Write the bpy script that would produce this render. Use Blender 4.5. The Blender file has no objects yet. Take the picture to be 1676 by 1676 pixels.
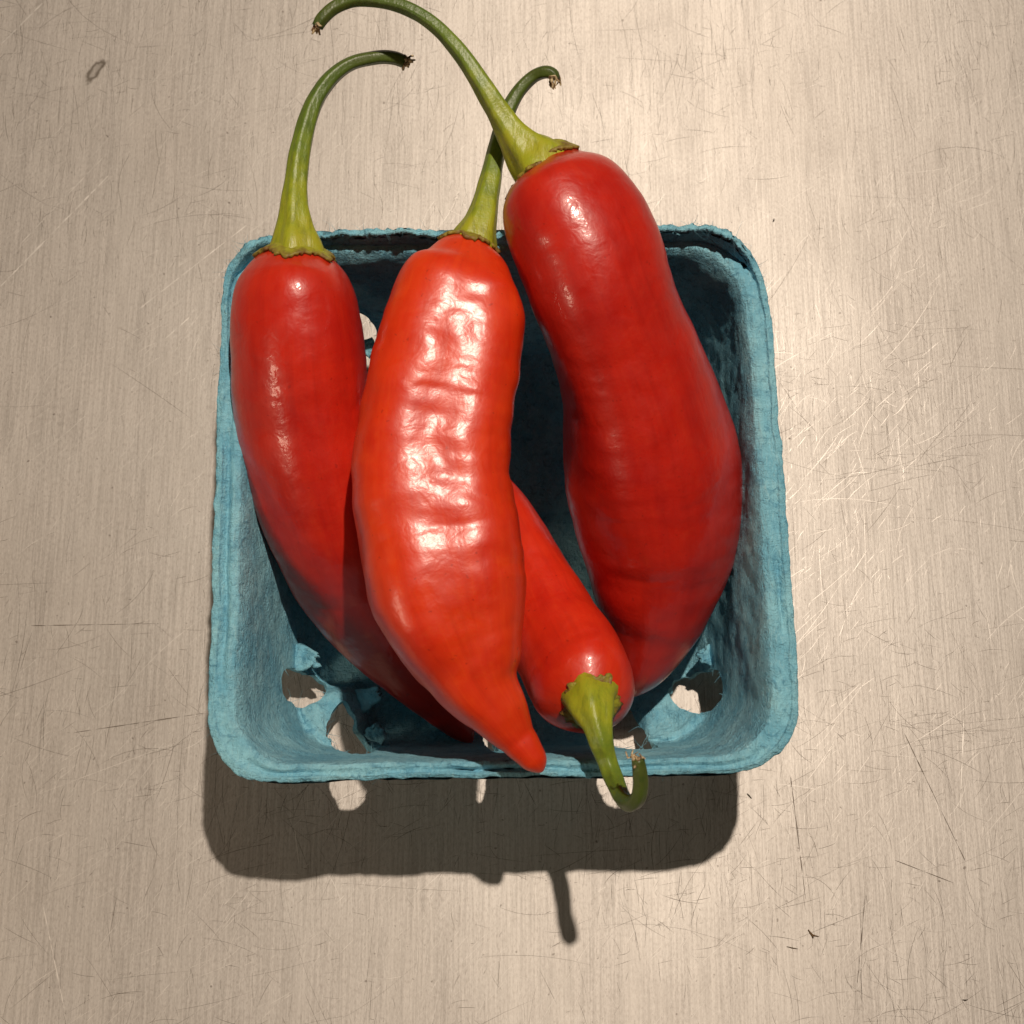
import bpy, bmesh, math, random
import numpy as np
from mathutils import Vector, Matrix, noise as mnoise

random.seed(7)
scene = bpy.context.scene
COL = scene.collection
R = math.radians

# ------------------------------------------------------------------ camera
cam_d = bpy.data.cameras.new("camera")
cam = bpy.data.objects.new("camera", cam_d)
COL.objects.link(cam)
cam.location = (0.0015, -0.07036, 0.31295)
cam.rotation_euler = (R(14.0), 0, 0)
cam_d.sensor_width = 36.0
cam_d.lens = 36.0 * 2190.0 / 1676.0
cam_d.clip_start = 0.01
cam_d.clip_end = 50
cam_d.dof.use_dof = True
cam_d.dof.focus_distance = 0.285
cam_d.dof.aperture_fstop = 45
scene.camera = cam

# ------------------------------------------------------------------ light
w = bpy.data.worlds.new("World")
scene.world = w
w.use_nodes = True
bg = w.node_tree.nodes["Background"]
bg.inputs[0].default_value = (1.0, 0.76, 0.54, 1)
bg.inputs[1].default_value = 0.030

def area_lamp(name, loc, target, size, power, color):
    d = bpy.data.lights.new(name, 'AREA')
    d.shape = 'DISK'
    d.size = size
    d.energy = power
    d.color = color
    o = bpy.data.objects.new(name, d)
    COL.objects.link(o)
    o.location = loc
    o.rotation_euler = (Vector(target) - Vector(loc)).to_track_quat('-Z', 'Y').to_euler()
    return o

area_lamp("work_lamp", (0.121, 0.24, 0.84), (0, 0, 0.03), 0.018, 6.5, (1.0, 0.85, 0.70))
area_lamp("side_lamp", (-0.45, -0.25, 0.36), (0, -0.02, 0.03), 0.12, 0.62, (1.0, 0.78, 0.57))

scene.view_settings.view_transform = 'Standard'
scene.view_settings.look = 'None'
scene.view_settings.exposure = 0.0
scene.view_settings.gamma = 1.0
scene.cycles.max_bounces = 8

# ------------------------------------------------------------------ helpers
def tag(o, label=None, category=None, group=None, kind=None):
    if label: o["label"] = label
    if category: o["category"] = category
    if group: o["group"] = group
    if kind: o["kind"] = kind
    return o

def empty(name, loc):
    o = bpy.data.objects.new(name, None)
    o.empty_display_size = 0.01
    COL.objects.link(o)
    o.location = loc
    return o

def mesh_obj(name, verts, faces, mat, parent=None, smooth=True, attrs=None):
    me = bpy.data.meshes.new(name)
    me.from_pydata([tuple(map(float, v)) for v in verts], [], [tuple(map(int, f)) for f in faces])
    if smooth:
        me.polygons.foreach_set("use_smooth", [True] * len(me.polygons))
    for k, vals in (attrs or {}).items():
        a = me.attributes.new(k, 'FLOAT', 'POINT')
        a.data.foreach_set("value", [float(x) for x in vals])
    me.materials.append(mat)
    me.update()
    o = bpy.data.objects.new(name, me)
    COL.objects.link(o)
    if parent is not None:
        o.parent = parent
        o.matrix_parent_inverse = Matrix.Translation(-Vector(parent.location))
    return o

def n3(x, y, z):
    return mnoise.noise(Vector((x, y, z)))

def fbm(x, y, z, o=3):
    s, a = 0.0, 1.0
    for i in range(o):
        s += a * mnoise.noise(Vector((x, y, z)))
        x, y, z, a = x * 2.03, y * 2.03, z * 2.03, a * 0.5
    return s

class NT:
    """small helper for node materials"""
    def __init__(self, name):
        self.m = bpy.data.materials.new(name)
        self.m.use_nodes = True
        self.t = self.m.node_tree
        self.p = self.t.nodes["Principled BSDF"]
    def n(self, kind, **kw):
        nd = self.t.nodes.new(kind)
        for k, v in kw.items():
            setattr(nd, k, v)
        return nd
    def set(self, sock, v):
        if hasattr(v, "links") or isinstance(v, bpy.types.NodeSocket):
            self.t.links.new(v, sock)
        else:
            sock.default_value = v
    def coord(self, scale=(1, 1, 1), rot=(0, 0, 0), loc=(0, 0, 0)):
        if not hasattr(self, "_tc"):
            self._tc = self.n("ShaderNodeTexCoord")
        mp = self.n("ShaderNodeMapping")
        self.t.links.new(self._tc.outputs["Object"], mp.inputs[0])
        mp.inputs["Location"].default_value = loc
        mp.inputs["Rotation"].default_value = rot
        mp.inputs["Scale"].default_value = scale
        return mp.outputs[0]
    def noise(self, vec, scale, detail=3, rough=0.5, dist=0.0):
        nd = self.n("ShaderNodeTexNoise")
        self.t.links.new(vec, nd.inputs["Vector"])
        nd.inputs["Scale"].default_value = scale
        nd.inputs["Detail"].default_value = detail
        nd.inputs["Roughness"].default_value = rough
        nd.inputs["Distortion"].default_value = dist
        return nd.outputs["Fac"]
    def voro_edge(self, vec, scale, rnd=1.0):
        nd = self.n("ShaderNodeTexVoronoi", feature='DISTANCE_TO_EDGE')
        self.t.links.new(vec, nd.inputs["Vector"])
        nd.inputs["Scale"].default_value = scale
        nd.inputs["Randomness"].default_value = rnd
        return nd.outputs["Distance"]
    def math(self, op, a, b=0.0, c=0.0, clamp=False):
        nd = self.n("ShaderNodeMath", operation=op)
        nd.use_clamp = clamp
        for i, v in enumerate((a, b, c)):
            self.set(nd.inputs[i], v)
        return nd.outputs[0]
    def ramp(self, fac, a, b, lo=0.0, hi=1.0):
        nd = self.n("ShaderNodeMapRange")
        nd.inputs["From Min"].default_value = a
        nd.inputs["From Max"].default_value = b
        nd.inputs["To Min"].default_value = lo
        nd.inputs["To Max"].default_value = hi
        self.t.links.new(fac, nd.inputs["Value"])
        return nd.outputs[0]
    def mix(self, fac, a, b, mode='MIX'):
        nd = self.n("ShaderNodeMix", data_type='RGBA', blend_type=mode)
        self.set(nd.inputs[0], fac)
        for s, v in ((nd.inputs[6], a), (nd.inputs[7], b)):
            if isinstance(v, tuple): s.default_value = (*v, 1)
            else: self.t.links.new(v, s)
        return nd.outputs[2]
    def attr(self, name):
        return self.n("ShaderNodeAttribute", attribute_name=name).outputs["Fac"]
    def bump(self, h, strength, dist, normal=None):
        nd = self.n("ShaderNodeBump")
        nd.inputs["Strength"].default_value = strength
        nd.inputs["Distance"].default_value = dist
        self.t.links.new(h, nd.inputs["Height"])
        if normal is not None:
            self.t.links.new(normal, nd.inputs["Normal"])
        return nd.outputs[0]
    def out(self, **kw):
        for k, v in kw.items():
            s = self.p.inputs[k.replace("_", " ")]
            if isinstance(v, tuple) and len(v) == 3 and s.type == 'RGBA': v = (*v, 1)
            self.set(s, v)
        return self.m

# ------------------------------------------------------------------ materials
def steel_material():
    k = NT("worn_brushed_steel")
    base = k.coord()
    # brushed grain running away from the viewer
    grain = k.noise(k.coord((1, 0.03, 1)), 1500, 3, 0.65)
    mott = k.noise(k.coord((1, 0.40, 1)), 2300, 3, 0.75)
    cloud = k.noise(base, 14, 4, 0.6, 0.4)
    cloud2 = k.noise(k.coord((1, 0.6, 1), (0, 0, R(-35))), 38, 4, 0.65, 0.8)
    # dried oval water mark near the far left corner
    mp = k.n("ShaderNodeMapping", vector_type='TEXTURE')
    k.t.links.new(k._tc.outputs["Object"], mp.inputs[0])
    mp.inputs["Location"].default_value = (-.1080, .1272, 0)
    mp.inputs["Rotation"].default_value = (0, 0, R(60))
    mp.inputs["Scale"].default_value = (.0036, .0014, 1)
    wv = k.n("ShaderNodeVectorMath", operation='MULTIPLY')
    k.t.links.new(mp.outputs[0], wv.inputs[0])
    wv.inputs[1].default_value = (1, 1, 0)
    ln = k.n("ShaderNodeVectorMath", operation='LENGTH')
    k.t.links.new(wv.outputs[0], ln.inputs[0])
    rr = k.math('ADD', ln.outputs["Value"], k.ramp(k.noise(base, 500, 2), 0.3, 0.7, -0.25, 0.25))
    ring = k.math('MULTIPLY', k.ramp(rr, 0.45, 0.85), k.ramp(rr, 0.9, 1.25, 1, 0))
    ring = k.math('ADD', ring, k.ramp(rr, 0.8, 1.1, 0.45, 0.0))
    spot = k.ramp(k.noise(k.coord(loc=(3, 1, 0)), 700, 1), 0.745, 0.79)

    col = k.mix(k.ramp(cloud, 0.3, 0.7), (0.57, 0.530, 0.490), (0.73, 0.690, 0.650))
    col = k.mix(k.ramp(cloud2, 0.35, 0.75, 0, 0.5), col, (0.66, 0.63, 0.59))
    col = k.mix(k.ramp(grain, 0.40, 0.68, 0, 0.55), col, (0.36, 0.33, 0.30))
    col = k.mix(k.ramp(mott, 0.50, 0.70, 0, 0.48), col, (0.28, 0.24, 0.21))
    col = k.mix(k.ramp(mott, 0.44, 0.30, 0, 0.35), col, (0.86, 0.83, 0.79))
    col = k.mix(k.math('MULTIPLY', ring, 0.8, clamp=True), col, (0.12, 0.095, 0.07))
    col = k.mix(k.math('MULTIPLY', spot, 0.7), col, (0.13, 0.10, 0.08))
    tg = k.n("ShaderNodeCombineXYZ")
    tg.inputs[1].default_value = 1.0
    streak = k.noise(k.coord((1, 0.06, 1)), 95, 3, 0.6)
    col = k.mix(k.ramp(streak, 0.35, 0.7, 0, 0.35), col, (0.72, 0.68, 0.63))
    rough = k.ramp(cloud2, 0.3, 0.75, 0.62, 0.54)
    nb = k.bump(k.math('ADD', grain, k.math('MULTIPLY', mott, 0.6)), 0.30, 0.00010)
    return k.out(Base_Color=col, Metallic=0.55, Roughness=rough, Normal=nb, Anisotropic=0.6, Tangent=tg.outputs[0])

def pepper_material(name, deep, bright, wrinkle, rough=0.30, seed=0.0, coat=0.11):
    k = NT(name)
    base = k.coord(loc=(seed, seed * 0.7, 0))
    blotch = k.noise(base, 90, 3, 0.55, 0.3)
    col = k.mix(k.ramp(blotch, 0.3, 0.7), deep, bright)
    col = k.mix(k.ramp(k.noise(base, 320, 3, 0.6), 0.55, 0.8, 0, 0.22), col, (bright[0] * 1.1, bright[1] * 2.0 + 0.01, bright[2] + 0.01))
    t = k.attr("along")
    col = k.mix(k.ramp(t, 0.0, 0.10, 0.25, 0.0), col, (0.55, 0.06, 0.008))
    cv = k.n("ShaderNodeCombineXYZ")
    k.set(cv.inputs[0], k.math('MULTIPLY', k.attr("around_cos"), 5.0))
    k.set(cv.inputs[1], k.math('MULTIPLY', k.attr("around_sin"), 5.0))
    k.set(cv.inputs[2], k.math('MULTIPLY', t, 3.5))
    lane = k.noise(cv.outputs[0], 1.3, 4, 0.65, 0.4)
    col = k.mix(k.ramp(lane, 0.48, 0.75, 0, 0.28), col, (deep[0] * 0.62, deep[1] * 0.55, deep[2] * 0.7))
    col = k.mix(k.ramp(lane, 0.46, 0.25, 0, 0.25), col, (bright[0] * 1.12, bright[1] * 1.9, bright[2] * 1.2))
    speck = k.ramp(k.noise(base, 900, 1), 0.72, 0.77)
    col = k.mix(k.math('MULTIPLY', speck, 0.35), col, (0.20, 0.008, 0.006))
    dim = k.noise(base, 620, 3, 0.55, 0.5)
    dim2 = k.noise(base, 1700, 2, 0.5)
    big = k.noise(base, 210, 2, 0.5, 0.8)
    h = k.math('ADD', k.math('MULTIPLY', dim, 0.55), k.math('MULTIPLY', dim2, 0.12))
    h = k.math('ADD', h, k.math('MULTIPLY', big, 1.2))
    nb = k.bump(h, wrinkle, 0.0006)
    rg = k.ramp(big, 0.3, 0.75, rough - 0.05, rough + 0.12)
    return k.out(Base_Color=col, Roughness=rg, Normal=nb, Subsurface_Weight=0.18,
                 Subsurface_Radius=(1.0, 0.12, 0.06), Subsurface_Scale=0.003, Specular_IOR_Level=0.42,
                 Coat_Weight=0.38, Coat_Roughness=coat, Coat_Normal=nb)

def stem_material():
    k = NT("pepper_stem_green")
    base = k.coord()
    t = k.math('ADD', k.attr("along"), k.ramp(k.noise(base, 260, 3, 0.6), 0.3, 0.7, -0.10, 0.10))
    cr = k.n("ShaderNodeValToRGB")
    k.t.links.new(t, cr.inputs[0])
    el = cr.color_ramp.elements
    el[0].position = 0.0; el[0].color = (0.36, 0.36, 0.020, 1)
    el[1].position = 1.0; el[1].color = (0.055, 0.085, 0.014, 1)
    for p, c in ((0.18, (0.31, 0.35, 0.018, 1)), (0.40, (0.16, 0.23, 0.020, 1)), (0.65, (0.080, 0.135, 0.016, 1)), (0.96, (0.075, 0.10, 0.018, 1))):
        e = el.new(p); e.color = c
    streak = k.ramp(k.noise(k.coord((1, 0.25, 0.6)), 900, 3, 0.65), 0.5, 0.75, 0, 0.45)
    col = k.mix(streak, cr.outputs[0], (0.045, 0.07, 0.012))
    h = k.math('ADD', k.noise(k.coord((1, 0.3, 0.6)), 800, 3, 0.6), k.math('MULTIPLY', k.noise(base, 2200, 2), 0.3))
    nb = k.bump(h, 0.45, 0.0004)
    return k.out(Base_Color=col, Roughness=0.42, Normal=nb, Subsurface_Weight=0.08,
                 Subsurface_Radius=(0.4, 0.8, 0.1), Subsurface_Scale=0.001)

def calyx_material():
    k = NT("calyx_green_brown_edge")
    base = k.coord()
    t = k.math('ADD', k.attr("along"), k.ramp(k.noise(base, 420, 3, 0.6), 0.3, 0.7, -0.28, 0.28))
    col = k.mix(k.ramp(t, 0.62, 1.1), (0.33, 0.33, 0.024), (0.20, 0.11, 0.026))
    col = k.mix(k.ramp(k.noise(base, 1100, 3), 0.5, 0.75, 0, 0.6), col, (0.10, 0.06, 0.016))
    nb = k.bump(k.noise(base, 1200, 3, 0.6), 0.6, 0.0005)
    return k.out(Base_Color=col, Roughness=0.55, Normal=nb)

def dry_material():
    k = NT("dried_stem_end")
    base = k.coord()
    col = k.mix(k.ramp(k.noise(base, 1500, 3), 0.4, 0.6), (0.16, 0.085, 0.04), (0.62, 0.50, 0.30))
    return k.out(Base_Color=col, Roughness=0.8)

def pulp_material(name="blue_moulded_pulp"):
    k = NT(name)
    base = k.coord()
    f1 = k.noise(base, 520, 4, 0.7, 1.2)
    f2 = k.noise(k.coord((1, 0.25, 0.6)), 1300, 3, 0.7, 1.5)
    f3 = k.noise(k.coord((0.25, 1, 0.6)), 1300, 3, 0.7, 1.5)
    big = k.noise(base, 85, 3, 0.6, 0.5)
    col = k.mix(k.ramp(big, 0.38, 0.62), (0.175, 0.470, 0.620), (0.290, 0.620, 0.740))
    col = k.mix(k.ramp(f2, 0.52, 0.75, 0, 0.55), col, (0.42, 0.71, 0.78))
    col = k.mix(k.ramp(f1, 0.52, 0.72, 0, 0.80), col, (0.075, 0.25, 0.38))
    col = k.mix(k.ramp(f3, 0.64, 0.75, 0, 0.5), col, (0.10, 0.30, 0.44))
    h = k.math('ADD', f1, k.math('MULTIPLY', k.math('ADD', f2, f3), 0.5))
    nb = k.bump(h, 0.85, 0.0008)
    return k.out(Base_Color=col, Roughness=0.95, Normal=nb, Specular_IOR_Level=0.15)

def plain(name, c, r=0.8):
    k = NT(name)
    v = k.mix(k.ramp(k.noise(k.coord(), 1500, 3), 0.3, 0.7), tuple(x * 0.7 for x in c), tuple(min(1, x * 1.25) for x in c))
    return k.out(Base_Color=v, Roughness=r)

def scratch_material(name, c, r):
    k = NT(name)
    v = k.mix(k.ramp(k.noise(k.coord(), 400, 2), 0.3, 0.7), tuple(x * 0.75 for x in c), c)
    return k.out(Base_Color=v, Metallic=0.7, Roughness=r)
M_SCR_DARK = scratch_material("scratch_dark_grime", (0.17, 0.14, 0.115), 0.6)
M_SCR_LIGHT = scratch_material("scratch_bright_burr", (0.85, 0.81, 0.76), 0.5)
M_STEEL = steel_material()
M_STEM = stem_material()
M_CALYX = calyx_material()
M_DRY = dry_material()
M_PULP = pulp_material()

# ------------------------------------------------------------------ work surface
def build_table():
    nx = 2
    v = [(-1.2, -1.0, 0), (1.2, -1.0, 0), (1.2, 1.4, 0), (-1.2, 1.4, 0),
         (-1.2, -1.0, -.03), (1.2, -1.0, -.03), (1.2, 1.4, -.03), (-1.2, 1.4, -.03)]
    f = [(0, 1, 2, 3), (7, 6, 5, 4), (0, 4, 5, 1), (1, 5, 6, 2), (2, 6, 7, 3), (3, 7, 4, 0)]
    o = mesh_obj("steel_worktop", v, f, M_STEEL, smooth=False)
    tag(o, "scratched brushed stainless steel worktop under the blue basket", "worktop", kind="structure")
    # scratches: flat burrs and grime-filled lines a few hundredths of a millimetre proud of the steel
    rnd = random.Random(11)
    def strip(V, F, x0, y0, x1, y1, hw, bow, z):
        k = len(V); n = 7
        dx, dy = x1 - x0, y1 - y0
        l = math.hypot(dx, dy); nx, ny = -dy / l, dx / l
        for i in range(n):
            t = i / (n - 1)
            off = bow * l * 4 * t * (1 - t)
            w2 = hw * (0.12 + 0.88 * math.sin(math.pi * min(1, max(0, t))) ** .6) * rnd.uniform(.55, 1.1)
            cx, cy = x0 + dx * t + nx * off, y0 + dy * t + ny * off
            V.append((cx + nx * w2, cy + ny * w2, z)); V.append((cx - nx * w2, cy - ny * w2, z))
        for i in range(n - 1):
            F.append((k + 2 * i, k + 2 * i + 1, k + 2 * i + 3, k + 2 * i + 2))
    def single(x0, y0, x1, y1, hw, mat):
        V, F = [], []
        # a long scratch is a string of broken dashes
        l = math.hypot(x1 - x0, y1 - y0); t = 0.0
        while t < 1:
            d = rnd.uniform(.002, .009) / l
            a, b2 = t, min(1, t + d)
            strip(V, F, x0 + (x1 - x0) * a, y0 + (y1 - y0) * a, x0 + (x1 - x0) * b2, y0 + (y1 - y0) * b2, hw * rnd.uniform(.5, 1), 0, .00004)
            t += d * rnd.uniform(.9, 1.15)
        mesh_obj("scratch", V, F, mat, o, smooth=False)
    for s in [(-.1039, -.0831, -.0973, -.1052, .00022), (-.1273, .066, -.1022, .0969, .00030), (-.1337, .1345, -.1235, .1473, .00028),
              (-.092, .060, -.066, .083, .00018), (-.085, .052, -.079, .058, .00022), (.1063, -.0423, .1039, -.062, .00020),
              (-.0480, -.0665, -.0466, -.0750, .00018), (-.006, .100, .012, .104, .00022), (-.123, .078, -.104, .102, .00014)]:
        single(*s, M_SCR_LIGHT)
    for s in [(.0923, -.0451, .1041, -.0738, .00015), (.0655, -.055, .0675, -.082, .00014), (-.112, -.020, -.082, -.0195, .00012),
              (.081, -.081, .078, -.100, .00012), (-.1, -.045, -.07, -.0405, .00012), (.088, -.0735, .101, -.0785, .00012)]:
        single(*s, M_SCR_DARK)
    for name, mat, cnt, wlo, whi, z in (("hairline_scratches", M_SCR_DARK, 30000, .000016, .00005, .00002), ("bright_scratches", M_SCR_LIGHT, 17000, .000016, .00006, .00003)):
        V, F = [], []
        for i in range(cnt):
            x, y = rnd.uniform(-.17, .17), rnd.uniform(-.14, .19)
            if n3(x * 22, y * 22, 3.3 if name[0] == 'h' else 8.8) + rnd.gauss(0, .35) < .12: continue
            q = rnd.random()
            if name[0] == "h":
                a = R(rnd.gauss(90, 9)) if q < .40 else (R(rnd.gauss(8, 14)) if q < .62 else rnd.uniform(0, math.pi))
                if y > .06 and q > .40 and rnd.random() < .7: continue
            else:
                a = R(rnd.gauss(48, 12)) if (q < .6 or x < -.05) else (R(rnd.gauss(90, 6)) if q < .85 else rnd.uniform(0, math.pi))
            l = min(.045, rnd.lognormvariate(math.log(.0036), .9))
            strip(V, F, x, y, x + math.cos(a) * l, y + math.sin(a) * l, rnd.uniform(wlo, whi), rnd.gauss(0, .05), z)
        so = mesh_obj(name, V, F, mat, o, smooth=False)
        tag(so, kind="stuff")
build_table()

# ------------------------------------------------------------------ basket
def smooth01(a, b, x):
    t = max(0.0, min(1.0, (x - a) / (b - a)))
    return t * t * (3 - 2 * t)

NS, NC = 120, 44
NU = 4 * (NS + NC)
BROT = R(1.0)

def ring_xy(a, rc):
    """rounded square, counter-clockwise from the right side's lower end"""
    pts = []
    for q in range(4):
        ang = q * math.pi / 2
        c, s = math.cos(ang), math.sin(ang)
        for i in range(NS):
            y = -(a - rc) + 2 * (a - rc) * i / NS
            pts.append((c * a - s * y, s * a + c * y))
        for i in range(NC):
            t = (math.pi / 2) * i / NC
            x, y = (a - rc) + rc * math.cos(t), (a - rc) + rc * math.sin(t)
            pts.append((c * x - s * y, s * x + c * y))
    return pts

# profile from the outer lip over the flange, down the wall, over the floor: (half size, height, corner radius)
PROFILE = [(.0577, .0488, .0140, 2), (.0577, .0501, .0140, 4), (.0564, .0506, .0136, 4), (.0561, .0506, .0135, 4), (.0552, .0505, .0131, 4), (.0538, .0509, .0126, 5),
           (.0526, .0503, .0120, 3), (.0519, .0488, .0118, 3), (.0514, .0470, .0116, 44),
           (.0462, .0120, .0118, 10), (.0448, .0068, .0120, 6), (.0425, .0044, .0120, 5), (.0395, .0034, .0115, 20), (.0200, .0040, .0080, 18), (.0015, .0048, .0006, 0)]
ROWS = []
for (a0, z0, r0, n), (a1, z1, r1, _) in zip(PROFILE[:-1], PROFILE[1:]):
    for i in range(n):
        t = i / n
        ROWS.append((a0 + (a1 - a0) * t, z0 + (z1 - z0) * t, r0 + (r1 - r0) * t))
ROWS.append(PROFILE[-1][:3])
NRIM = sum(p[3] for p in PROFILE[:7])          # rows that belong to the rim
NLIP = sum(p[3] for p in PROFILE[:3])
NTOP = sum(p[3] for p in PROFILE[:2])

# slots: side, position along the side, height range, half width
SLOTS = [("f", -.0362, -.0030, .0300, .0044, .20), ("f", -.0045, -.001, .0280, .0011, .10), ("f", .0262, -.0035, .0305, .0050, .10),
         ("l", -.0340, .0005, .0240, .0037, 0), ("r", -.0360, -.0035, .0220, .0043, 0), ("b", -.0325, -.0015, .0270, .0044, 0),
         ("b", .0300, .0020, .0200, .0032, 0), ("b", -.001, .004, .0260, .0010, 0), ("l", .0300, .0020, .0200, .0036, 0), ("r", .0300, .0020, .0190, .0036, 0),
         ("l", .0, .006, .0230, .0010, 0), ("r", .0, .006, .0230, .0010, 0)]
CORNER_PADS = [(-.0385, -.0405, 1.15), (.0378, -.0415, 1.1), (-.0370, .0365, .9), (.0365, .0365, 1.0)]

def side_of(x, y):
    if abs(x) > abs(y): return ("r", y) if x > 0 else ("l", y)
    return ("b", x) if y > 0 else ("f", x)

def in_slot(x, y, z, row):
    s, t = side_of(x, y)
    if row < NRIM + 4: return False
    floor_d = max(0.0, .0440 - max(abs(x), abs(y)))       # how far in on the floor
    h = z - floor_d * 1.0                                  # continue the height measure below the corner
    for (sd, c, z0, z1, hw, lean) in SLOTS:
        if sd != s: continue
        zc, hz = (z0 + z1) / 2, (z1 - z0) / 2
        dx = (t - c - lean * max(0.0, h)) / hw
        dz = (h - zc) / hz
        nn = 0.30 * n3(x * 420, y * 420, z * 420) + 0.10 * n3(x * 1100, y * 1100, z * 1100)
        if abs(dx) ** 2.2 + abs(dz) ** 2.4 < 1 + nn: return True
    return False

def build_basket():
    root = empty("pulp_basket", (0, 0, 0))
    tag(root, "square blue moulded paper pulp basket with slotted corners and frayed rim", "basket")
    V = []
    cr, sr = math.cos(BROT), math.sin(BROT)
    base_pts = []
    for ri, (a, zrow, rc) in enumerate(ROWS):
        for ui, (x, y) in enumerate(ring_xy(a, rc)):
            backm = smooth01(.030, .050, y) * (1 - smooth01(.0500, .0570, abs(x)) * 0.75)
            z = zrow
            x0, y0, z0 = x, y, z
            if ri < NRIM:
                lip = 1.0 if ri <= NTOP else max(0.0, 1 - (ri - NTOP) / (NLIP - NTOP))
                rag = 0.5 + 0.9 * fbm(x * 130, y * 130, 3.1, 3) + 1.0 * n3(x * 800, y * 800, 1.7) + .6 * n3(x * 1700, y * 1700, 7.7)
                press = 1 - 0.5 * math.exp(-((x + .042) / .009) ** 2) - 0.5 * math.exp(-((x + .006) / .008) ** 2) - .5 * math.exp(-((x - .011) / .013) ** 2)
                z += lip * backm * (.0050 * press + .0012 * rag)
                if ri < NLIP + 1:
                    y -= backm * .0024
                    # raised lip on the other three sides, only slightly uneven
                    z += lip * (1 - backm) * (.0004 + .0007 * fbm(x * 90, y * 90, 8.0, 2))
                # ragged outer edge
                e = max(0.0, 1 - ri / 6)
                rg = e * (.00035 * n3(x * 700, y * 700, 5.0) + .00045 * n3(x * 210, y * 210, 2.0))
                d = math.hypot(x, y)
                x += x / d * rg; y += y / d * rg
                # crease running along the flange
                z -= .0012 * math.exp(-((a - .0552) / .0006) ** 2) * smooth01(-.15, .35, n3(x0 * 45, y0 * 45, 4.4)) * (1 - backm)
            # the flange is narrower along the front
            y -= .0024 * smooth01(.022, .044, -y) * max(0.0, min(1.0, (.0577 - a) / .0063)) * smooth01(.030, .043, a)
            # slow unevenness of the moulding
            wl = smooth01(.045, .056, max(abs(x), abs(y)))
            dz = .0011 * n3(x0 * 28, y0 * 28, 9.0) * wl + .00034 * n3(x0 * 330, y0 * 330, z0 * 330) + .00016 * n3(x0 * 800, y0 * 800, z0 * 800)
            wob = (.0006 * n3(x0 * 60, y0 * 60, z0 * 60) + .00025 * n3(x0 * 260, y0 * 260, z0 * 260) + .00010 * n3(x0 * 900, y0 * 900, z0 * 900))
            d = max(1e-4, math.hypot(x, y))
            inside = smooth01(.004, .02, d)
            x += x / d * wob * inside; y += y / d * wob * inside
            z += dz
            # pillow-like pads in the floor corners
            for (px, py, k) in CORNER_PADS:
                dd = math.hypot((x0 - px), (y0 - py)) + .0012 * n3(x0 * 300, y0 * 300, 2.2)
                if dd < .012 and z0 < .02:
                    hgt = .0062 * k * (1 - smooth01(.0050, .0088, dd)) * (1 - smooth01(.006, .016, z0))
                    z += hgt + (.0006 * fbm(x0 * 330, y0 * 330, 6.0, 2) if hgt > 0 else 0)
            # shallow ribs on the floor
            if z0 < .006:
                z += .0007 * (0.5 + 0.5 * math.cos(x0 * 480)) * smooth01(.036, .030, max(abs(x0), abs(y0))) if max(abs(x0), abs(y0)) < .036 else 0
            x -= .0020 * smooth01(.028, .056, y) * smooth01(.020, .050, x)
            V.append((x * cr - y * sr - .0010, x * sr + y * cr, max(z, .0024)))
            base_pts.append((x0, y0, z0))
    def faces_for(r0, r1):
        F = []
        for ri in range(r0, r1):
            for ui in range(NU):
                b = (ui + 1) % NU
                idx = (ri * NU + ui, ri * NU + b, (ri + 1) * NU + b, (ri + 1) * NU + ui)
                cx = sum(base_pts[i][0] for i in idx) / 4
                cy = sum(base_pts[i][1] for i in idx) / 4
                cz = sum(base_pts[i][2] for i in idx) / 4
                if in_slot(cx, cy, cz, ri): continue
                F.append(idx)
        return F
    # soften the stair-steps along the slot borders
    allF = faces_for(0, len(ROWS) - 1)
    cnt0 = {}
    for f in allF:
        for i in range(4):
            e = (min(f[i], f[(i + 1) % 4]), max(f[i], f[(i + 1) % 4]))
            cnt0[e] = cnt0.get(e, 0) + 1
    nb = {}
    for (i, j), k in cnt0.items():
        if k == 1 and i >= NU and i < (len(ROWS) - 1) * NU:
            nb.setdefault(i, []).append(j); nb.setdefault(j, []).append(i)
    for _ in range(4):
        newp = {i: tuple(.4 * V[i][c] + .6 * sum(V[j][c] for j in js) / len(js) for c in range(3)) for i, js in nb.items()}
        for i, p in newp.items(): V[i] = p
    # vertex normals of the whole sheet, so rim and bowl shade as one skin
    VA = np.array(V)
    tmp = bpy.data.meshes.new("tmp")
    tmp.from_pydata(V, [], [(r * NU + u, r * NU + (u + 1) % NU, (r + 1) * NU + (u + 1) % NU, (r + 1) * NU + u) for r in range(len(ROWS) - 1) for u in range(NU)])
    NN = np.zeros(len(V) * 3, dtype=np.float32)
    tmp.vertices.foreach_get("normal", NN)
    NN = NN.reshape(-1, 3).astype(float)
    bpy.data.meshes.remove(tmp)
    def part(name, r0, r1, th):
        F = faces_for(r0, r1)
        used = sorted({i for f in F for i in f})
        m = {o: n for n, o in enumerate(used)}
        n0 = len(used)
        front = VA[used]
        nrm = NN[used]
        vv = [tuple(p) for p in front] + [tuple(p) for p in front - nrm * th]
        nn = [tuple(p) for p in nrm] + [tuple(-p) for p in nrm]
        ff = [tuple(m[i] for i in f) for f in F]
        if r1 == len(ROWS) - 1:                        # close the floor's middle
            ring = [(len(ROWS) - 1) * NU + u for u in range(NU)]
            F = F + [tuple(ring)]
            ff.append(tuple(m[i] for i in ring))
        back = [tuple(i + n0 for i in reversed(f)) for f in ff]
        cnt = {}
        for f in F:
            for i in range(len(f)):
                e = (f[i], f[(i + 1) % len(f)])
                kx = (min(e), max(e))
                cnt[kx] = e if kx not in cnt else None
        walls = []
        edge_pts = []
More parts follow.
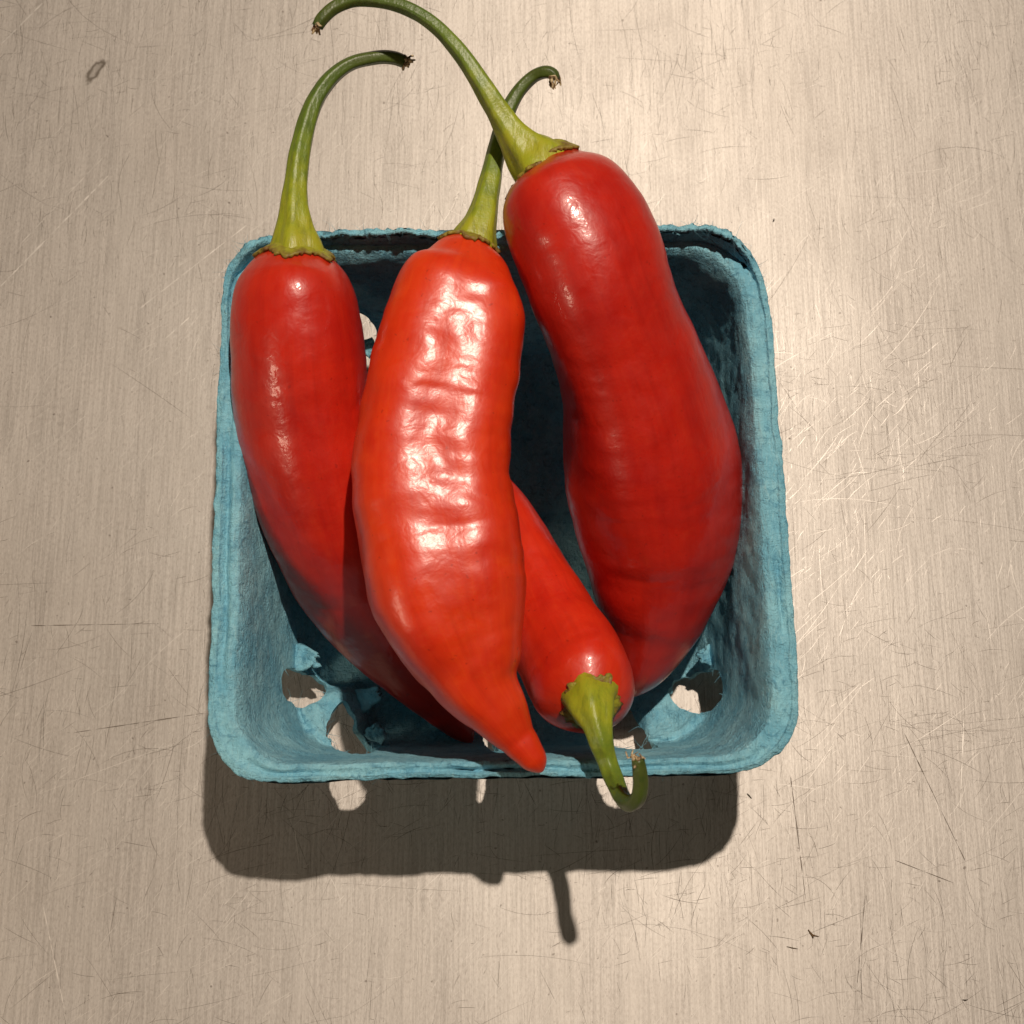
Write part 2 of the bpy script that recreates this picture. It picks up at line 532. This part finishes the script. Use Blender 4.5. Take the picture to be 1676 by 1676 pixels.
        for kx, e in cnt.items():
            if e is None: continue
            if e[0] // NU == NRIM and e[1] // NU == NRIM: continue      # the seam between rim and bowl stays open
            k0 = len(vv)
            a, b2 = m[e[0]], m[e[1]]
            vv += [vv[a], vv[b2], vv[b2 + n0], vv[a + n0]]
            d = Vector(vv[b2]) - Vector(vv[a])
            w_ = Vector(nn[a])
            x = d.cross(w_).normalized()
            nn += [tuple(x)] * 4
            walls.append((k0, k0 + 3, k0 + 2, k0 + 1))
            edge_pts.append(vv[a])
        o = mesh_obj(name, vv, ff + back + walls, M_PULP, root)
        o.data.normals_split_custom_set_from_vertices([Vector(x) for x in nn])
        return o, edge_pts
    part("rim", 0, NRIM, .0013)
    o, border = part("bowl", NRIM, len(ROWS) - 1, .0015)
    # border vertices of the slots carry loose fibres
    rim_edge = [V[u] for u in range(NU)]
    rim_in = [V[(NRIM - 2) * NU + u] for u in range(NU)]
    FV, FF = [], []
    rnd = random.Random(3)
    def fibre(p, d, ln, rad):
        p = Vector(p); d = Vector(d).normalized()
        k = len(FV); n = 5
        bend = Vector((rnd.gauss(0, 1), rnd.gauss(0, 1), rnd.gauss(0, 1))) * 0.5
        u = d.orthogonal().normalized(); w2 = d.cross(u)
        for i in range(n):
            t = i / (n - 1)
            c = p + d * ln * t + bend * ln * t * t
            rr = rad * (1 - 0.7 * t)
            for j in range(3):
                a = 2 * math.pi * j / 3
                FV.append(c + (u * math.cos(a) + w2 * math.sin(a)) * rr)
        for i in range(n - 1):
            for j in range(3):
                b = (j + 1) % 3
                FF.append((k + i * 3 + j, k + i * 3 + b, k + i * 3 + 3 + b, k + i * 3 + 3 + j))
    for _ in range(520):
        p = rnd.choice(rim_edge)
        if rnd.random() < .5 and p[1] < .04: continue
        o2 = Vector((p[0], p[1], 0)).normalized()
        fibre(p, o2 * rnd.uniform(.2, 1) + Vector((rnd.gauss(0, .7), rnd.gauss(0, .7), rnd.uniform(-.3, .7))), rnd.uniform(.0003, .0012), rnd.uniform(.00002, .00004))
    back_edge = [V[r * NU + u] for r in (0, 3, 6) for u in range(NU) if V[r * NU + u][1] > .045]
    for _ in range(420):
        p = rnd.choice(back_edge)
        fibre(p, (rnd.gauss(0, 1), rnd.gauss(.3, 1), rnd.uniform(-.3, 1)), rnd.uniform(.0005, .0022), rnd.uniform(.00003, .00006))
    for _ in range(160):
        p = rnd.choice(rim_in)
        fibre(p, (rnd.gauss(0, 1), rnd.gauss(0, 1), rnd.uniform(-.4, .5)), rnd.uniform(.0004, .0013), rnd.uniform(.00002, .00004))
    for _ in range(420):
        p = rnd.choice(border)
        fibre(p, (rnd.gauss(0, 1), rnd.gauss(0, 1), rnd.uniform(-.2, 1)), rnd.uniform(.0006, .0026), rnd.uniform(.00004, .00009))
    fo = mesh_obj("loose_fibres", FV, FF, M_PULP, root)
    tag(fo, kind="stuff")
    # torn tongues of pulp beside the slots
    def flap(px, py, pz, ang, tilt, wdt, ln, seed):
        n, m = 12, 9
        vs, fs = [], []
        for i in range(n):
            for j in range(m):
                s = i / (n - 1); t = j / (m - 1) - .5
                wloc = wdt * (1 - .55 * s ** 1.5) * (1 + .35 * n3(s * 3, seed, 1))
                lx = s * ln * (1 + .30 * n3(t * 5, seed, 7))
                ly = t * wloc
                lz = .25 * ln * s * s + .0007 * n3(s * 4, t * 4, seed)
                c, s2 = math.cos(tilt), math.sin(tilt)
                X, Z = lx * c - lz * s2, lx * s2 + lz * c
                ca, sa = math.cos(ang), math.sin(ang)
                vs.append((px + X * ca - ly * sa, py + X * sa + ly * ca, pz + Z))
        for i in range(n - 1):
            for j in range(m - 1):
                fs.append((i * m + j, i * m + j + 1, (i + 1) * m + j + 1, (i + 1) * m + j))
        o = mesh_obj("torn_flap", vs, fs, M_PULP, root)
        sm = o.modifiers.new("thick", 'SOLIDIFY'); sm.thickness = .0009; sm.offset = 0
    flap(-.0485, -.0290, .0125, R(-10), R(12), .0060, .0075, 1.3)
    flap(-.0330, -.0385, .0075, R(20), R(20), .0055, .0055, 2.9)
    flap(-.0295, -.0475, .0105, R(60), R(35), .0050, .0045, 4.1)
    flap(.0490, -.0285, .0120, R(190), R(10), .0060, .0060, 5.2)
    flap(.0300, -.0345, .0080, R(140), R(25), .0055, .0050, 6.4)
    flap(-.0345, .0465, .0130, R(-70), R(15), .0060, .0060, 7.7)
build_basket()

# ------------------------------------------------------------------ peppers
def catmull(P, n):
    """resample control rows (any width) by arc length of their first three columns"""
    P = np.array(P, float)
    Q = np.vstack([2 * P[0] - P[1], P, 2 * P[-1] - P[-2]])
    out = []
    for i in range(1, len(Q) - 2):
        p0, p1, p2, p3 = Q[i - 1], Q[i], Q[i + 1], Q[i + 2]
        for t in np.linspace(0, 1, 24, endpoint=False):
            out.append(.5 * (2 * p1 + (p2 - p0) * t + (2 * p0 - 5 * p1 + 4 * p2 - p3) * t * t + (3 * p1 - p0 - 3 * p2 + p3) * t ** 3))
    out.append(P[-1])
    out = np.array(out)
    seg = np.r_[0, np.cumsum(np.linalg.norm(np.diff(out[:, :3], axis=0), axis=1))]
    def at(s):
        return np.array([np.interp(s, seg, out[:, c]) for c in range(out.shape[1])])
    return at, seg[-1]

def frames(at, ss):
    pts = [at(s) for s in ss]
    C = [Vector(p[:3]) for p in pts]
    T = []
    L = ss[-1]
    for s in ss:
        a = at(max(0, s - .0012))[:3]; b = at(min(L, s + .0012))[:3]
        T.append(Vector(b - a).normalized())
    N = [(Vector((0, 0, 1)) - T[0] * T[0].z).normalized()]
    for i in range(1, len(C)):
        n = N[-1] - T[i] * N[-1].dot(T[i])
        N.append(n.normalized())
    return pts, C, T, N

def tube(name, rows, mat, parent, rfun, nseg=40, ss=None, n=80, L_at=None, close=(True, True)):
    at, L = L_at or catmull(rows, 0)
    if ss is None: ss = np.linspace(0, L, n)
    pts, C, T, N = frames(at, ss)
    V, F, A, CA, SA = [], [], [], [], []
    for i, s in enumerate(ss):
        B = T[i].cross(N[i])
        for j in range(nseg):
            th = 2 * math.pi * j / nseg
            r = rfun(pts[i][3], s, L, th)
            V.append(C[i] + (N[i] * math.cos(th) + B * math.sin(th)) * r)
            A.append(s / L); CA.append(math.cos(th)); SA.append(math.sin(th))
    m = len(ss)
    for i in range(m - 1):
        for j in range(nseg):
            b = (j + 1) % nseg
            F.append((i * nseg + j, i * nseg + b, (i + 1) * nseg + b, (i + 1) * nseg + j))
    for end, i in ((0, 0), (1, m - 1)):
        if close[end]:
            V.append(C[i]); A.append(0 if end == 0 else 1); CA.append(0); SA.append(0)
            k = len(V) - 1
            for j in range(nseg):
                b = (j + 1) % nseg
                F.append((i * nseg + b, i * nseg + j, k) if end == 0 else (i * nseg + j, i * nseg + b, k))
    return mesh_obj(name, V, F, mat, parent, attrs={"along": A, "around_cos": CA, "around_sin": SA})

def build_pepper(name, label, body, stem, mat, seed, lump, crinkle, capk, tipk, calyx_k, tipfac=1.0, square=0.0):
    zb = min(p[2] - p[3] for p in body)
    ctr = np.mean([p[:2] for p in body], axis=0)
    root = empty(name, (ctr[0], ctr[1], zb))
    tag(root, label, "chili pepper", "red chili peppers heaped in the basket")
    at, L = catmull(body, 0)
    R0 = at(.012)[3]
    Lc = capk * R0
    Lt = tipk
    q = 2.3
    def rf(rb, s, L_, th):
        r = rb
        if s < Lc: r *= (1 - (1 - s / Lc) ** q) ** (1 / q)
        if s > L_ - Lt: r *= math.sqrt(max(0.0, 1 - ((s - (L_ - Lt)) / Lt) ** 2))
        c, sn = math.cos(th), math.sin(th)
        amp = min(1.0, rb / .010) * smooth01(0, .008, s)
        k = .045 * math.cos(3 * th + seed + s * 12) * amp * (1 - square * 10) - square * (math.cos(4 * (th + .12)) - .9) * amp
        f = .5 * fbm(c * .9 + seed, sn * .9, s * 75 + seed, 2) * lump
        # crosswise puckers
        g = n3(c * 1.3 + seed * 2, sn * 1.3, s * 260) * crinkle + .5 * n3(c * 2.6, sn * 2.6 + seed, s * 480) * crinkle
        r2 = r * (1 + k) + (f + g) * amp * min(1, r / .006)
        if tipfac != 1.0:
            r2 *= 1 - .045 * math.exp(-((s - (L_ - .0075)) / .0009) ** 2)
        return max(r2, .00001)
    u = np.linspace(0, 1, 60)
    ss = np.unique(np.r_[Lc * (1 - np.cos(u * math.pi / 2)), np.linspace(Lc, L - Lt, 170)[1:-1], L - Lt + Lt * np.sin(u * math.pi / 2)])
    tube("body", None, mat, root, rf, nseg=120, ss=ss, L_at=(at, L))
    # calyx: thin ragged skirt that hugs the shoulder
    nt, nj = 96, 12
    rnd = random.Random(int(seed * 100))
    pts, C, T, N = frames(at, np.linspace(0, Lc * 1.2, 40))
    inner = Vector(at(Lc)[:3])
    Vc, Fc, Ac = [], [], []
    for i in range(nt):
        th = 2 * math.pi * i / nt
        jag = 1 + .07 * math.sin(5 * th + seed) + .12 * n3(math.cos(th) * 3.2, math.sin(th) * 3.2, seed) + .13 * n3(math.cos(th) * 9, math.sin(th) * 9, seed)
        rho_t = calyx_k * jag
        rho_t = min(.97, max(.35, rho_t))
        d_edge = Lc * (1 - (1 - rho_t ** q) ** (1 / q))
        for j in range(nj + 1):
            t = j / nj
            d = d_edge * (.03 + .97 * t ** 1.6)
            f = d / (Lc * 1.2) * 39
            i0 = min(38, int(f)); ft = f - i0
            c = C[i0].lerp(C[i0 + 1], ft)
            n = N[i0]; b = T[i0].cross(n)
            r = rf(at(d)[3], d, L, th)
            p = c + (n * math.cos(th) + b * math.sin(th)) * r
            nrm = (p - inner).normalized()
            curl = .00030 + .0004 * max(0, t - .75) / .25 * max(0, .3 + n3(math.cos(th) * 4, math.sin(th) * 4, seed + 5))
            Vc.append(p + nrm * (curl + .00015 * n3(th * 9, t * 6, seed)))
            Ac.append(t)
    for i in range(nt):
        b = (i + 1) % nt
        for j in range(nj):
            Fc.append((i * (nj + 1) + j, b * (nj + 1) + j, b * (nj + 1) + j + 1, i * (nj + 1) + j + 1))
    oc = mesh_obj("calyx", Vc, Fc, M_CALYX, root, attrs={"along": Ac})
    sm = oc.modifiers.new("thick", 'SOLIDIFY'); sm.thickness = .0007; sm.offset = 0
    # stem
    def sf(rb, s, L_, th):
        ridge = 1 + .10 * math.cos(5 * th + seed) * (1 - .5 * s / L_) + .08 * n3(math.cos(th) + seed, math.sin(th), s * 220)
        return rb * ridge * (.93 if s > .006 else .93 + .07 * (1 - s / .006))
    st = tube("stem", stem, M_STEM, root, sf, nseg=28, n=110)
    # dried, frayed end of the stem
    e1 = Vector(stem[-1][:3]); e0 = Vector(stem[-2][:3])
    d = (e1 - e0).normalized(); rad = stem[-1][3]
    DV, DF = [], []
    for k in range(9):
        a = rnd.uniform(0, 6.28)
        u = d.orthogonal().normalized(); w2 = d.cross(u)
        p = e1 - d * rad * .4 + (u * math.cos(a) + w2 * math.sin(a)) * rad * rnd.uniform(.2, .85)
        dirv = (d + Vector((rnd.gauss(0, .5), rnd.gauss(0, .5), rnd.gauss(0, .4)))).normalized()
        ln = rad * rnd.uniform(.9, 2.1); b0 = len(DV)
        x = dirv.orthogonal().normalized(); y = dirv.cross(x)
        for i in range(4):
            t = i / 3
            c = p + dirv * ln * t + Vector((rnd.gauss(0, 1), rnd.gauss(0, 1), rnd.gauss(0, 1))) * rad * .18
            rr = rad * (.34 - .2 * t) * rnd.uniform(.7, 1.2)
            for j in range(5):
                aa = 2 * math.pi * j / 5
                DV.append(c + (x * math.cos(aa) + y * math.sin(aa)) * rr)
        for i in range(3):
            for j in range(5):
                b = (j + 1) % 5
                DF.append((b0 + i * 5 + j, b0 + i * 5 + b, b0 + i * 5 + 5 + b, b0 + i * 5 + 5 + j))
        DF.append(tuple(b0 + 15 + j for j in range(5)))
    de = mesh_obj("dried_end", DV, DF, M_DRY, root, smooth=False)
    de.parent = st
    de.matrix_parent_inverse = Matrix.Identity(4)
    return root

PEPPERS = {
  'left': ([(-0.04179, 0.04764, 0.064, 0.00987), (-0.04217, 0.04295, 0.062, 0.01138), (-0.04233, 0.03583, 0.06, 0.01263), (-0.04191, 0.02909, 0.057, 0.01356), (-0.04172, 0.02034, 0.052, 0.01395), (-0.04094, 0.01372, 0.048, 0.01406), (-0.03975, 0.00696, 0.044, 0.01405), (-0.03814, 8e-05, 0.04, 0.01377), (-0.03599, -0.0067, 0.035, 0.01328), (-0.03335, -0.01305, 0.027, 0.01277), (-0.02949, -0.0195, 0.0215, 0.01159), (-0.02475, -0.02629, 0.017, 0.00979), (-0.01901, -0.03333, 0.0135, 0.00752), (-0.01359, -0.03988, 0.011, 0.00521), (-0.0095, -0.04515, 0.009, 0.00302), (-0.00758, -0.04806, 0.008, 0.00138)],
   [(-0.04197, 0.04516, 0.063, 0.00642), (-0.04189, 0.0471, 0.064, 0.00542), (-0.04202, 0.04914, 0.0645, 0.00456), (-0.04216, 0.05158, 0.065, 0.0037), (-0.04232, 0.0547, 0.0655, 0.00309), (-0.0422, 0.05985, 0.066, 0.00248), (-0.0417, 0.06504, 0.0665, 0.0023), (-0.04073, 0.07095, 0.067, 0.00212), (-0.03901, 0.0769, 0.0675, 0.00188), (-0.03586, 0.0822, 0.068, 0.00169), (-0.03158, 0.08586, 0.068, 0.00151), (-0.02658, 0.08728, 0.068, 0.00145), (-0.02285, 0.08746, 0.0675, 0.00145), (-0.02061, 0.08693, 0.067, 0.00139)]),
  'middle': ([(-0.00658, 0.04749, 0.066, 0.00808), (-0.00729, 0.04483, 0.066, 0.00904), (-0.00789, 0.04137, 0.0655, 0.00988), (-0.00914, 0.03634, 0.065, 0.0121), (-0.0102, 0.02895, 0.064, 0.01376), (-0.01156, 0.02161, 0.063, 0.01427), (-0.01296, 0.01432, 0.062, 0.01446), (-0.01391, 0.00692, 0.0615, 0.01469), (-0.01408, -0.00041, 0.061, 0.01486), (-0.01341, -0.00766, 0.0605, 0.01514), (-0.01233, -0.01485, 0.06, 0.01525), (-0.01089, -0.02206, 0.06, 0.01473), (-0.00894, -0.02917, 0.06, 0.01324), (-0.00638, -0.03642, 0.06, 0.01019), (-0.00426, -0.04173, 0.06, 0.00761), (-0.00114, -0.04592, 0.0595, 0.00575), (0.00173, -0.04983, 0.0585, 0.00414), (0.00426, -0.05297, 0.058, 0.0031), (0.00632, -0.05565, 0.0575, 0.0023), (0.00712, -0.057, 0.0573, 0.00161)],
   [(-0.00706, 0.04401, 0.0655, 0.00562), (-0.00633, 0.04603, 0.066, 0.00514), (-0.00559, 0.04818, 0.0665, 0.00452), (-0.00462, 0.05126, 0.067, 0.00343), (-0.00378, 0.05528, 0.067, 0.0027), (-0.00282, 0.06, 0.067, 0.00234), (-0.00173, 0.06641, 0.0665, 0.00199), (-0.00075, 0.07124, 0.0665, 0.00175), (0.00075, 0.07581, 0.067, 0.00163), (0.003, 0.07967, 0.068, 0.0015), (0.00575, 0.08214, 0.069, 0.00137), (0.00823, 0.08263, 0.07, 0.00137), (0.00984, 0.08207, 0.07, 0.00131), (0.01022, 0.08112, 0.0695, 0.00125)]),
  'right': ([(0.00611, 0.06148, 0.072, 0.00849), (0.00794, 0.06069, 0.0715, 0.00866), (0.00969, 0.05722, 0.071, 0.01161), (0.01243, 0.05072, 0.0705, 0.0137), (0.01586, 0.0437, 0.069, 0.01434), (0.01829, 0.03678, 0.067, 0.0141), (0.02125, 0.03065, 0.063, 0.01414), (0.02457, 0.02411, 0.058, 0.01486), (0.02744, 0.01746, 0.0527, 0.0162), (0.02941, 0.01044, 0.0468, 0.01776), (0.03104, 0.00367, 0.0415, 0.01851), (0.03222, -0.00383, 0.037, 0.01777), (0.03266, -0.01059, 0.033, 0.01616), (0.03233, -0.01753, 0.03, 0.01383), (0.03161, -0.02446, 0.027, 0.01082), (0.02968, -0.03146, 0.024, 0.0069), (0.02647, -0.03597, 0.0185, 0.00376), (0.02473, -0.03864, 0.016, 0.00135)],
   [(0.00865, 0.05882, 0.0715, 0.00679), (0.00684, 0.06095, 0.072, 0.00606), (0.00514, 0.06255, 0.0725, 0.00533), (0.00319, 0.0644, 0.0735, 0.00411), (0.00114, 0.06704, 0.0745, 0.00314), (-0.00127, 0.07046, 0.076, 0.00259), (-0.00367, 0.07386, 0.0775, 0.00222), (-0.00667, 0.07831, 0.079, 0.00192), (-0.01003, 0.08253, 0.08, 0.00174), (-0.01415, 0.08683, 0.0805, 0.00156), (-0.01898, 0.08976, 0.081, 0.00151), (-0.0242, 0.09141, 0.081, 0.00145), (-0.0291, 0.09217, 0.0805, 0.00145), (-0.03335, 0.09087, 0.08, 0.00139), (-0.03601, 0.0886, 0.0795, 0.00139), (-0.03711, 0.08702, 0.079, 0.00121)]),
  'small': ([(0.01676, -0.04462, 0.0545, 0.00704), (0.01634, -0.04156, 0.05, 0.00981), (0.01532, -0.0376, 0.045, 0.01064), (0.01324, -0.0323, 0.0405, 0.01074), (0.0104, -0.02671, 0.037, 0.01029), (0.00757, -0.01972, 0.034, 0.00956), (0.00503, -0.01272, 0.032, 0.00824), (0.00256, -0.00555, 0.03, 0.00689), (0.00016, 0.00179, 0.028, 0.0051), (-0.00229, 0.00833, 0.027, 0.00271), (-0.00366, 0.01114, 0.027, 0.00136)],
   [(0.01664, -0.0419, 0.051, 0.00596), (0.01665, -0.04369, 0.0545, 0.00517), (0.01698, -0.04563, 0.0565, 0.00431), (0.01754, -0.04841, 0.058, 0.003), (0.01828, -0.05152, 0.0583, 0.00241), (0.0192, -0.0543, 0.0575, 0.00207), (0.02013, -0.05727, 0.0582, 0.00189), (0.02102, -0.06006, 0.0608, 0.00175), (0.0217, -0.06217, 0.0645, 0.00166), (0.02278, -0.06305, 0.0685, 0.00158), (0.02372, -0.06219, 0.0715, 0.00151), (0.02402, -0.06006, 0.0735, 0.00145), (0.02383, -0.05771, 0.075, 0.00134), (0.02346, -0.05567, 0.076, 0.00117)]),
}
RED_A = pepper_material("pepper_skin_crimson", (0.48, 0.013, 0.007), (0.61, 0.024, 0.009), 0.20, .36, 0.3, .13)
RED_B = pepper_material("pepper_skin_scarlet", (0.62, 0.024, 0.004), (0.74, 0.050, 0.006), 0.16, .40, 1.7, .24)
RED_C = pepper_material("pepper_skin_deep_red", (0.43, 0.010, 0.006), (0.56, 0.019, 0.008), 0.20, .36, 2.9, .13)
RED_D = pepper_material("pepper_skin_bright_red", (0.60, 0.020, 0.007), (0.71, 0.034, 0.009), 0.18, .36, 4.1, .14)
b, s = PEPPERS['left']
build_pepper("chili_pepper", "smooth red pepper with upright curled stem against the basket's left side", b, s, RED_A, 0.7, .0007, .00010, 1.0, .004, .68)
b, s = PEPPERS['middle']
build_pepper("chili_pepper", "glossy puckered scarlet pepper on top with pointed tip over the front rim", b, s, RED_B, 2.1, .0017, .00018, 1.0, .003, .64, 0.9, .075)
b, s = PEPPERS['right']
build_pepper("chili_pepper", "largest dark red pepper with the longest arching stem beside the basket's right wall", b, s, RED_C, 3.6, .0006, .00012, .82, .005, .76)
b, s = PEPPERS['small']
build_pepper("chili_pepper", "short red pepper tucked under the scarlet one, green stem hooked over front rim", b, s, RED_D, 5.2, .0006, .00008, 0.95, .004, .66)

# ------------------------------------------------------------------ crumbs on the steel
def crumb(name, label, strokes, col):
    m = plain(name + "_brown", col)
    V, F = [], []
    for pts in strokes:
        for i, (x, y, r) in enumerate(pts):
            k = len(V)
            if i == 0: dx, dy = pts[1][0] - x, pts[1][1] - y
            else: dx, dy = x - pts[i - 1][0], y - pts[i - 1][1]
            l = math.hypot(dx, dy); nx, ny = -dy / l, dx / l
            for j in range(6):
                a = 2 * math.pi * j / 6
                V.append((x + nx * math.cos(a) * r, y + ny * math.cos(a) * r, r * .8 + .00002 + math.sin(a) * r * .8))
            if i:
                for j in range(6):
                    b = (j + 1) % 6
                    F.append((k - 6 + j, k - 6 + b, k + b, k + j))
        F.append(tuple(range(len(V) - 6, len(V))))
        F.append(tuple(range(len(V) - 6 * len(pts), len(V) - 6 * len(pts) + 6)))
    o = mesh_obj(name, V, F, m)
    tag(o, label, "crumb", "dry plant crumbs lying on the steel")
crumb("plant_crumb", "forked brown plant crumb on the steel right of the stem shadow",
      [[(.0677, -.0886, .00010), (.0681, -.0892, .00020), (.0686, -.0898, .00026), (.0687, -.0904, .00016)], [(.0685, -.0897, .00018), (.0692, -.0899, .00016), (.0701, -.0901, .00006)]], (.13, .075, .03))
crumb("plant_crumb", "tiny dark straight crumb near the basket's front right corner", [[(.0553, -.0588, .00010), (.0557, -.0592, .00016), (.0563, -.0599, .00009)]], (.05, .04, .02))
crumb("plant_crumb", "thin brown splinter just left of the forked crumb", [[(.0627, -.0922, .00006), (.0640, -.0925, .00013), (.0652, -.0927, .00006)]], (.12, .08, .04))
crumb("plant_crumb", "small dark speck in the near right corner of the worktop", [[(.1010, -.1034, .00008), (.1016, -.1035, .00016), (.1022, -.1034, .00007)]], (.06, .045, .03))
crumb("plant_crumb", "short dark grain far behind the basket's back right corner", [[(.0680, .0838, .00010), (.0682, .0842, .00020), (.0683, .0847, .00011)]], (.06, .045, .035))
